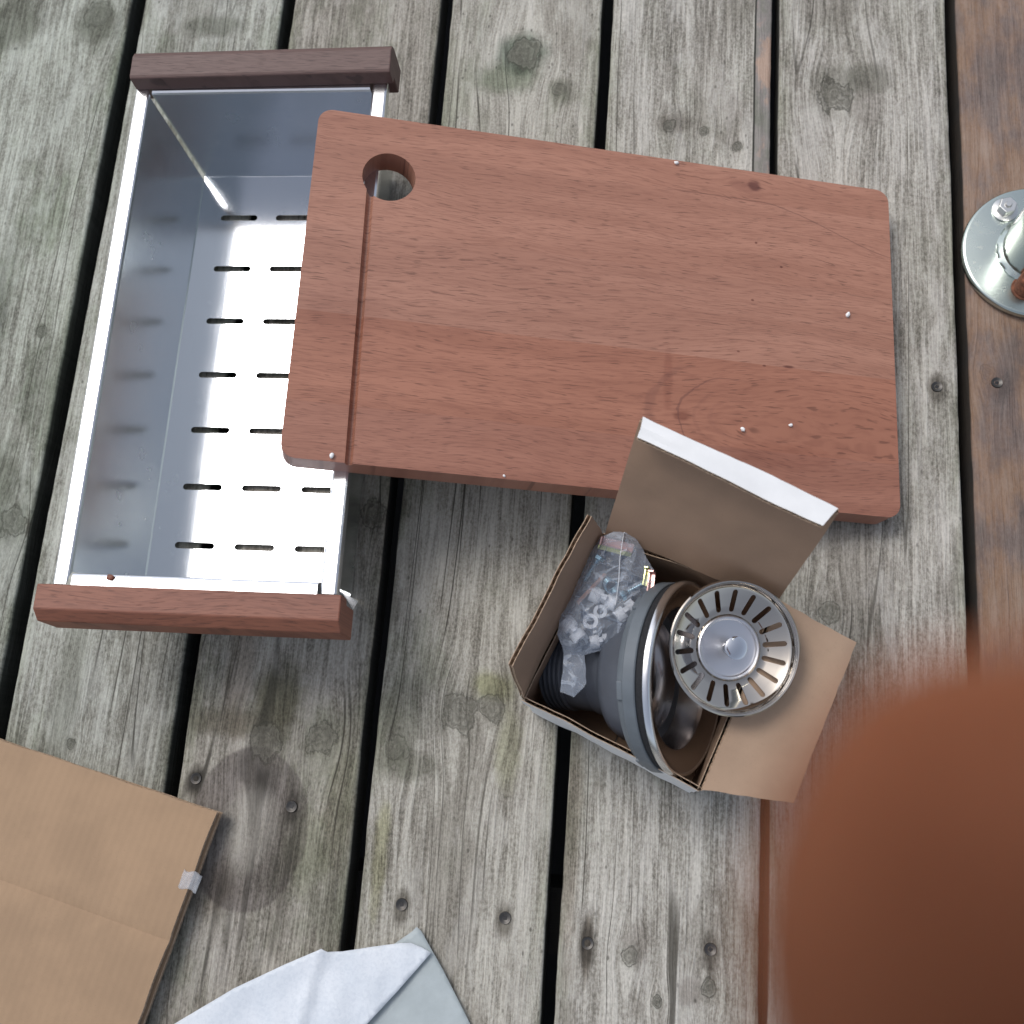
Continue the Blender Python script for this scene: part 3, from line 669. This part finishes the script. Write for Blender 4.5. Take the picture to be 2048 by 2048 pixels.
# coil of blue spring
pts = [Vector((.0042 * math.cos(a), .0042 * math.sin(a), .00055 * a / 1.6)) for a in [k * .35 for k in range(90)]]
V, F = tubevf(pts, .0006, 6); o = mesh('coil_spring', V, F, BLUEZ, smooth=True); place(o, (-.0158, .1372, ZB + .001), .5, .5)
tag(o, 'teal coil spring in the middle of the clear bag', 'spring')
def clip(L, r, p, rz, lb, tilt=0.):
    o = bpy.data.objects.new('plastic_clip', None); link(o); place(o, p, rz, ry=tilt)
    V, F = lathe([(0, 0), (r, 0), (r, L * .45), (r * .62, L * .47), (r * .62, L * .62), (r, L * .64), (r, L), (r * .55, L), (r * .55, L * .8), (0, L * .8)], 24)
    V = [(z - L / 2, y, x) for x, y, z in V]
    a = mesh('sleeve', V, F, WHITEP, o, smooth=False); smooth_by_angle(a, 40)
    V, F = boxvf(-L * .1, L * .15, -r * .35, r * .35, r * .9, r * 1.5); bevel(mesh('catch', V, F, WHITEP, o), .0004, 2)
    return tag(o, lb, 'clip', 'white plastic clips in the clear bag')
clip(.0175, .0052, (-.0188, .1262, ZB + .003), rad(-22), 'largest white plastic clip in the middle of the clear bag')
clip(.0160, .0050, (-.0375, .1050, ZB + .001), rad(-48), 'white plastic clip at the lower left of the clear bag')
clip(.0130, .0045, (-.0195, .0985, ZB + .000), rad(12), 'white plastic clip with a dark slot near the bag bottom')
clip(.0150, .0050, (-.0040, .1190, ZB + .000), rad(40), 'white plastic clip at the right behind the crumpled film')
def washer(p, r, lb, rx):
    V, F = lathe([(r * .5, 0), (r, 0), (r, .0016), (r * .5, .0016)], 28, True)
    o = mesh('washer', V, F, WHITEP); place(o, p, 0, rx); smooth_by_angle(o, 40); return tag(o, lb, 'washer', 'white washers in the clear bag')
washer((-.0204, .1175, ZB + .004), .0044, 'white plastic washer just below the large clip in the bag', .3)
washer((-.0262, .1100, ZB + .006), .0050, 'white plastic washer with brown centre in the lower middle of the bag', -.1)
BAG = [(-0.0068, 0.1741), (0.0026, 0.1651), (0.0079, 0.1547), (0.0145, 0.1451), (0.0119, 0.1239), (0.0056, 0.1124), (-0.002, 0.0996), (-0.0153, 0.094), (-0.0287, 0.0884), (-0.027, 0.0709), (-0.0339, 0.061), (-0.0429, 0.0645), (-0.0424, 0.089), (-0.0472, 0.1011), (-0.046, 0.1137), (-0.0403, 0.1238), (-0.0346, 0.1439), (-0.0285, 0.16), (-0.0219, 0.1675)]
g = G('clear_film'); tr = g.n('ShaderNodeBsdfTransparent'); mx = g.n('ShaderNodeMixShader')
wr = g.noise(g.obj(), 75, 4, .6, 2.0); lw = g.n('ShaderNodeLayerWeight'); lw.inputs[0].default_value = .35
bh = g.bump(wr, .0016, .9)
g.put(lw.inputs['Normal'], bh)
fac = g.M('ADD', g.M('MULTIPLY', lw.outputs['Facing'], .60), g.M('MULTIPLY', g.step(wr, .54, .64), .22)); fac = g.M('ADD', fac, .19, clamp=True)
tr.inputs[0].default_value = (.97, .975, .985, 1)
g.t.links.new(fac, mx.inputs[0]); g.t.links.new(tr.outputs[0], mx.inputs[1]); g.t.links.new(g.b.outputs[0], mx.inputs[2]); g.t.links.new(mx.outputs[0], g.out.inputs[0])
FILM = g.set(Base_Color=(.56, .63, .74), Roughness=.16, Specular_IOR_Level=.9)
def inside(p, poly):
    c = False; n = len(poly); j = n - 1
    for i in range(n):
        if (poly[i][1] > p[1]) != (poly[j][1] > p[1]) and p[0] < (poly[j][0] - poly[i][0]) * (p[1] - poly[i][1]) / (poly[j][1] - poly[i][1]) + poly[i][0]: c = not c
        j = i
    return c
def edist(p, poly):
    d = 9; n = len(poly)
    for i in range(n):
        a = Vector(poly[i]); b = Vector(poly[(i + 1) % n]); ab = b - a; t = max(0, min(1, (Vector(p) - a).dot(ab) / ab.length_squared)); d = min(d, (Vector(p) - a - ab * t).length)
    return d
random.seed(5)
ring = []
for i in range(len(BAG)):
    a = Vector(BAG[i]); b = Vector(BAG[(i + 1) % len(BAG)]); m_ = max(1, int((b - a).length / .004))
    for k in range(m_): ring.append(a.lerp(b, k / m_) + Vector((random.uniform(-.0004, .0004), random.uniform(-.0004, .0004))))
pin = []
while len(pin) < 170:
    p = (random.uniform(-.047, .0145), random.uniform(.061, .174))
    if inside(p, BAG) and edist(p, BAG) > .0015: pin.append(Vector(p))
allp = ring + pin; n = len(ring)
vo, eo, fo, *_ = delaunay_2d_cdt(allp, [(i, (i + 1) % n) for i in range(n)], [list(range(n))], 1, 1e-5)
V = []; F = []
def bz(v):
    d = edist(v, BAG); neck = 1.0 if v[1] > .092 else .35
    ft = .0030 * math.sin((v[0] * 1.7 + v[1]) * 420 + 3 * math.sin(v[1] * 130)) if v[1] > .1 else .0012 * math.sin(v[0] * 900)
    return d, neck, ft
for v in vo:
    d, neck, ft = bz(v); t = min(1, d / .010); V.append((v.x, v.y, .1015 + (.0125 * neck * math.sqrt(t)) + t * (ft * .8 + random.uniform(-.0024, .0024))))
k = len(V)
for v in vo:
    d, neck, ft = bz(v); t = min(1, d / .010); V.append((v.x, v.y, .1010 - (.010 * neck * math.sqrt(t)) + t * random.uniform(-.001, .001)))
for f in fo: F.append(tuple(f)); F.append(tuple(i + k for i in f)[::-1])
bag = empty('plastic_bag', (-.018, .115, .095)); tag(bag, 'clear crumpled plastic bag of bolts, clips and brackets resting on the drain', 'plastic bag')
o = mesh('film', V, F, FILM, bag); o.matrix_basis = Matrix.Translation((.018, -.115, -.095))
seam = [(-.0068, .1738, .1020), (-.0078, .165, .114), (-.0092, .150, .1165), (-.0092, .135, .1160), (-.0105, .120, .1150)]
V, F = tubevf(seam, .00025, 5); o = mesh('seam', V, F, WHITEP, bag); o.matrix_basis = Matrix.Translation((.018, -.115, -.095))

# ------------------------------------------------------------------ post base at the right
ps = empty('railing_post', (.300, .436, 0)); tag(ps, 'stainless steel pipe post welded to a round bolted base plate', 'post')
Z0 = .0012
lathe_obj('base_plate', [(.0, Z0), (.0545, Z0), (.0556, .0022), (.0556, .0058), (.0548, .0068), (.0530, .0072), (.0, .0074)], POSTM, ps, 96)
random.seed(3)
V, F = lathe([(.0262, .0072), (.0300, .0074), (.0302, .0084), (.0285, .0096), (.0262, .0112)], 90)
V = [(x * (1 + .03 * mnoise.noise((x * 300, y * 300, 1))), y * (1 + .03 * mnoise.noise((x * 300, y * 300, 1))), z) for x, y, z in V]
smooth_by_angle(mesh('weld_bead', V, F, POSTM, ps), 60)
lathe_obj('pipe', [(.0265, .0072), (.0265, .98), (.0255, .985), (0, .985)], [metal('pipe_steel', .16, (.62, .64, .60))], ps, 96)
def hexbolt(x, y, m, mw, r, h, hw, lab):
    b0 = bpy.data.objects.new('bolt', None); b0.location = (x, y, .0072); link(b0, ps); b0['label'] = lab
    lathe_obj('washer', [(0, .0), (.0095, .0), (.0100, .0005), (.0100, .0013), (.0095, .0017), (0, .0018)], mw, b0, 40)
    V, F = prism([(r * math.cos(rad(60 * k + 12)), r * math.sin(rad(60 * k + 12))) for k in range(6)], .0017, h)
    bevel(mesh('hex_head', V, F, m, b0), .0008, 3)
    lathe_obj('stud_end', [(0, h + .0016), (.0020, h + .0016), (.0026, h + .0010), (.0028, h - .0002)], m, b0, 20)
hexbolt(-.0224, .0349, BOLTM, BOLTM, .0072, .0088, 0, 'clean steel hex bolt')
rb = bpy.data.objects.new('bolt', None); rb.location = (-.0105, -.0325, .0072); link(rb, ps); rb['label'] = 'rusty bolt sleeve'
lathe_obj('washer', [(0, .0), (.0100, .0), (.0102, .0006), (.0098, .0014), (0, .0015)], RUST, rb, 40)
lathe_obj('sleeve', [(.0085, .001), (.0085, .0170), (.0078, .0180), (.0042, .0180), (.0038, .0140), (0, .0140)], RUST, rb, 40)

# ------------------------------------------------------------------ flattened cardboard at the lower left
k_ = 1.021
cbx = empty('flattened_carton', (-.40, -.09, .012)); tag(cbx, 'large flattened brown corrugated carton lying on the deck with torn edge and tape', 'cardboard')
c0 = Vector((-.2850 * k_, -.0293 * k_, .0150)); uu = Vector((-.1739, .039, 0)).normalized(); vv = Vector((-.0341, -.1419, 0)).normalized()
mv = Matrix.Translation((.40, .09, -.012))
KB = [KRAFTB, KRAFTB, KRAFTE]
def BB(name, q, **k):
    o = corr(name, q, KB, cbx, up=(0, 0, 1), **k); o.matrix_basis = mv; return o
cz = Vector((0, 0, .0016))
BB('upper_panel', [c0, c0 + uu * .42, c0 + uu * .42 + vv * .42, c0 + vv * .42], warp=.0022, seed=2, ns=60, nt=64, rag=.0022, th=.004, crease=.2205)
lo = Vector((.0012, -.0004, -.0046))
BB('lower_panel', [c0 + lo, c0 + uu * .42 + lo, c0 + uu * .42 + vv * .42 + lo, c0 + vv * .42 + lo], warp=.0012, seed=6, ns=50, nt=30, rag=.001, th=.004)
g = G('clear_tape'); tr = g.n('ShaderNodeBsdfTransparent'); mx = g.n('ShaderNodeMixShader'); mx.inputs[0].default_value = .26
g.t.links.new(tr.outputs[0], mx.inputs[1]); g.t.links.new(g.b.outputs[0], mx.inputs[2]); g.t.links.new(mx.outputs[0], g.out.inputs[0])
g.bump(g.noise(g.obj(), 200, 3), .0006, .6)
TAPE = g.set(Base_Color=(.72, .76, .82), Roughness=.2)
tp0 = c0 + vv * .0435; V = []; F = []
for j in range(7):
    for i in range(9):
        s = i / 8; t = j / 6; p = tp0 + vv * (.0125 * t + .001 * math.sin(i)) + uu * (.0135 * (1 - s) - .0060)
        V.append((p.x, p.y, .0176 + (.001 if s < .7 else -.004 * (s - .7)) + .0005 * math.sin(i * 2 + j)))
for j in range(6):
    for i in range(8): a = j * 9 + i; F.append((a, a + 1, a + 10, a + 9))
o = mesh('tape_end', V, F, TAPE, cbx, smooth=True); o.matrix_basis = mv; sd = o.modifiers.new('s', 'SOLIDIFY'); sd.thickness = .00015

# ------------------------------------------------------------------ white foam wrapping sheet
g = G('foam_sheet'); n1 = g.noise(g.obj(), 420, 3, .6); n2 = g.noise(g.obj(), 25, 4, .6)
cw = g.mix(g.step(n2, .3, .7), (.58, .63, .69), (.66, .70, .75)); cw = g.mix(g.M('MULTIPLY', g.step(n1, .45, .62), .16), cw, (.36, .42, .50)); g.bump(g.M('ADD', n1, g.M('MULTIPLY', n2, 2.)), .0005, .5)
SHEET = g.set(Base_Color=cw, Roughness=.6)
g = G('thin_foam_sheet'); n1 = g.noise(g.obj(), 420, 3, .6); n2 = g.noise(g.obj(), 60, 5, .6)
tr = g.n('ShaderNodeBsdfTransparent'); mx = g.n('ShaderNodeMixShader'); g.put(mx.inputs[0], g.step(n2, .2, .8, .68, .84))
g.t.links.new(tr.outputs[0], mx.inputs[1]); g.t.links.new(g.b.outputs[0], mx.inputs[2]); g.t.links.new(mx.outputs[0], g.out.inputs[0]); g.bump(n1, .0004, .5)
THIN = g.set(Base_Color=(.46, .52, .54), Roughness=.55)
def polysheet(name, poly, hf, m, parent, step=.0035, th=.0004):
    n = len(poly); P = []
    ring = []
    for i in range(n):
        a = Vector(poly[i]); b = Vector(poly[(i + 1) % n]); m_ = max(1, int((b - a).length / step))
        ring += [a.lerp(b, k / m_) for k in range(m_)]
    xs = [p[0] for p in poly]; ys = [p[1] for p in poly]; y = min(ys)
    while y < max(ys):
        x = min(xs)
        while x < max(xs):
            if inside((x, y), poly) and edist((x, y), poly) > step * .5: P.append(Vector((x, y)))
            x += step
        y += step
    r = len(ring); vo, eo, fo, *_ = delaunay_2d_cdt(ring + P, [(i, (i + 1) % r) for i in range(r)], [list(range(r))], 1, 1e-6)
    o = mesh(name, [(v.x, v.y, hf(v.x, v.y)) for v in vo], [tuple(f) for f in fo], m, parent, smooth=True)
    sd = o.modifiers.new('s', 'SOLIDIFY'); sd.thickness = th; return o
fs = empty('foam_sheet', (-.2, -.16, 0)); tag(fs, 'white foam wrapping sheet with a folded corner on the deck', 'wrapping sheet')
mvs = Matrix.Translation((.2, .16, 0))
def hcrease(x, y):
    # ridge along the crease line, sheet falling to the left of it
    a = Vector((-.2040, -.1165)); b = Vector((-.2150, -.176)); d = (b - a); nn_ = Vector((-d.y, d.x)).normalized(); s = (Vector((x, y)) - a).dot(nn_)
    rdg = .0040 * math.exp(-abs(s) / .010) if s < 0 else .0040 * math.exp(-s / .0022)
    return .0075 + rdg + .0030 * mnoise.noise((x * 22, y * 22, 1)) + .0016 * mnoise.noise((x * 70, y * 40, 2)) + .0006 * mnoise.noise((x * 200, y * 200, 2))
UP = [(-.3037, -.1735), (-.265, -.1475), (-.230, -.1285), (-.2045, -.1158), (-.2005, -.1178), (-.1902, -.1167), (-.170, -.1120), (-.150, -.1078), (-.1428, -.1070), (-.1350, -.1090), (-.1275, -.1120), (-.1480, -.1380), (-.1671, -.1608), (-.200, -.2050), (-.260, -.280), (-.360, -.220)]
polysheet('folded_layer', UP, hcrease, SHEET, fs).matrix_basis = mvs
LO = [(-.1850, -.1240), (-.1600, -.1130), (-.1430, -.1000), (-.1400, -.0965), (-.1365, -.0990), (-.1180, -.1240), (-.0975, -.1545), (-.0800, -.1850), (-.1000, -.260), (-.220, -.270)]
polysheet('thin_layer', LO, lambda x, y: .0035 + .0012 * mnoise.noise((x * 25, y * 25, 4)) + .0005 * mnoise.noise((x * 90, y * 90, 2)), THIN, fs).matrix_basis = mvs

# ------------------------------------------------------------------ the hand at the lens and an added unseen phone that shades it
def W(x, y, z): return Vector((0, 0, H)) + RX * x + RD * y + RF * z      # x right, y down, z ahead of the lens, metres
CAMM = Matrix(((RX.x, RD.x, RF.x, 0), (RX.y, RD.y, RF.y, 0), (RX.z, RD.z, RF.z, H), (0, 0, 0, 1)))
g = G('skin'); n1 = g.noise(g.obj(), 120, 4); 
SKIN = g.set(Base_Color=g.mix(g.step(n1, .3, .7), (.31, .108, .052), (.38, .14, .07)), Roughness=.8, Specular_IOR_Level=.2, Subsurface_Weight=.25, Subsurface_Scale=.006)
try: SKIN.node_tree.nodes['Principled BSDF'].inputs['Subsurface Radius'].default_value = (1, .3, .15)
except Exception: pass
chains = {
 'index': [(.048, .105, .020, .0125), (.038, .070, .044, .0110), (.0275, .034, .0450, .0135), (.0197, .0178, .0403, .0145), (.0226, .0046, .0373, .0105)],
 'middle': [(.056, .112, .014, .0125), (.052, .080, .040, .0105), (.040, .062, .030, .0095), (.030, .055, .014, .0085)],
 'ring': [(.063, .120, .008, .012), (.064, .092, .036, .0100), (.050, .078, .026, .0090), (.040, .072, .012, .0080)],
 'little': [(.068, .130, .002, .0110), (.070, .108, .026, .0088), (.058, .096, .020, .0080), (.050, .090, .010, .0072)],
 'thumb': [(.045, .135, -.004, .0145), (.040, .108, -.020, .0125), (.026, .085, -.022, .0110), (.012, .068, -.020, .0095)],
}
verts = [(.075, .165, .000)]; radii = [.026]; edges = []
verts += [(.110, .230, .004), (.160, .320, .010)]; radii += [.027, .036]; edges += [(0, 1), (1, 2)]
for k, ch_ in chains.items():
    prev = 0
    for (x, y, z, r) in ch_:
        verts.append((x, y, z)); radii.append(r); edges.append((prev, len(verts) - 1)); prev = len(verts) - 1
me = bpy.data.meshes.new('hand'); me.from_pydata(verts, edges, []); me.materials.append(SKIN)
hd = bpy.data.objects.new('hand', me); link(hd); hd.matrix_basis = CAMM
sk = hd.modifiers.new('skin', 'SKIN'); sd_ = me.skin_vertices[0].data
for i, r in enumerate(radii): sd_[i].radius = (r, r)
sd_[0].use_root = True
sk.use_smooth_shade = True
ss = hd.modifiers.new('sub', 'SUBSURF'); ss.levels = 2; ss.render_levels = 2
bake(hd)
for p in hd.data.polygons: p.use_smooth = True
hd.data.materials.clear(); hd.data.materials.append(SKIN)
tag(hd, 'out of focus brown fingertip of the hand holding the phone, at the lower right', 'hand')
ph = bpy.data.objects.new('phone', None); ph.matrix_basis = CAMM @ Matrix.Translation((0, 0, -.0015)); link(ph)  # unseen phone body, added and offset to shade the fingertip
tag(ph, 'added unseen black phone just behind the lens, shades the fingertip', 'phone')
V, F = prism(rrect(.037, .078, .009), -.0085, 0); V = [(x - .006, y + .048, z) for x, y, z in V]
bevel(mesh('added_phone_case', V, F, BLACKR, ph), .0012, 3)
V, F = prism(rrect(.0345, .0755, .007), -.0090, -.0086); V = [(x - .006, y + .048, z) for x, y, z in V]
mesh('added_phone_screen', V, F, plain('added_phone_glass', (.01, .01, .012), .1, .1), ph)
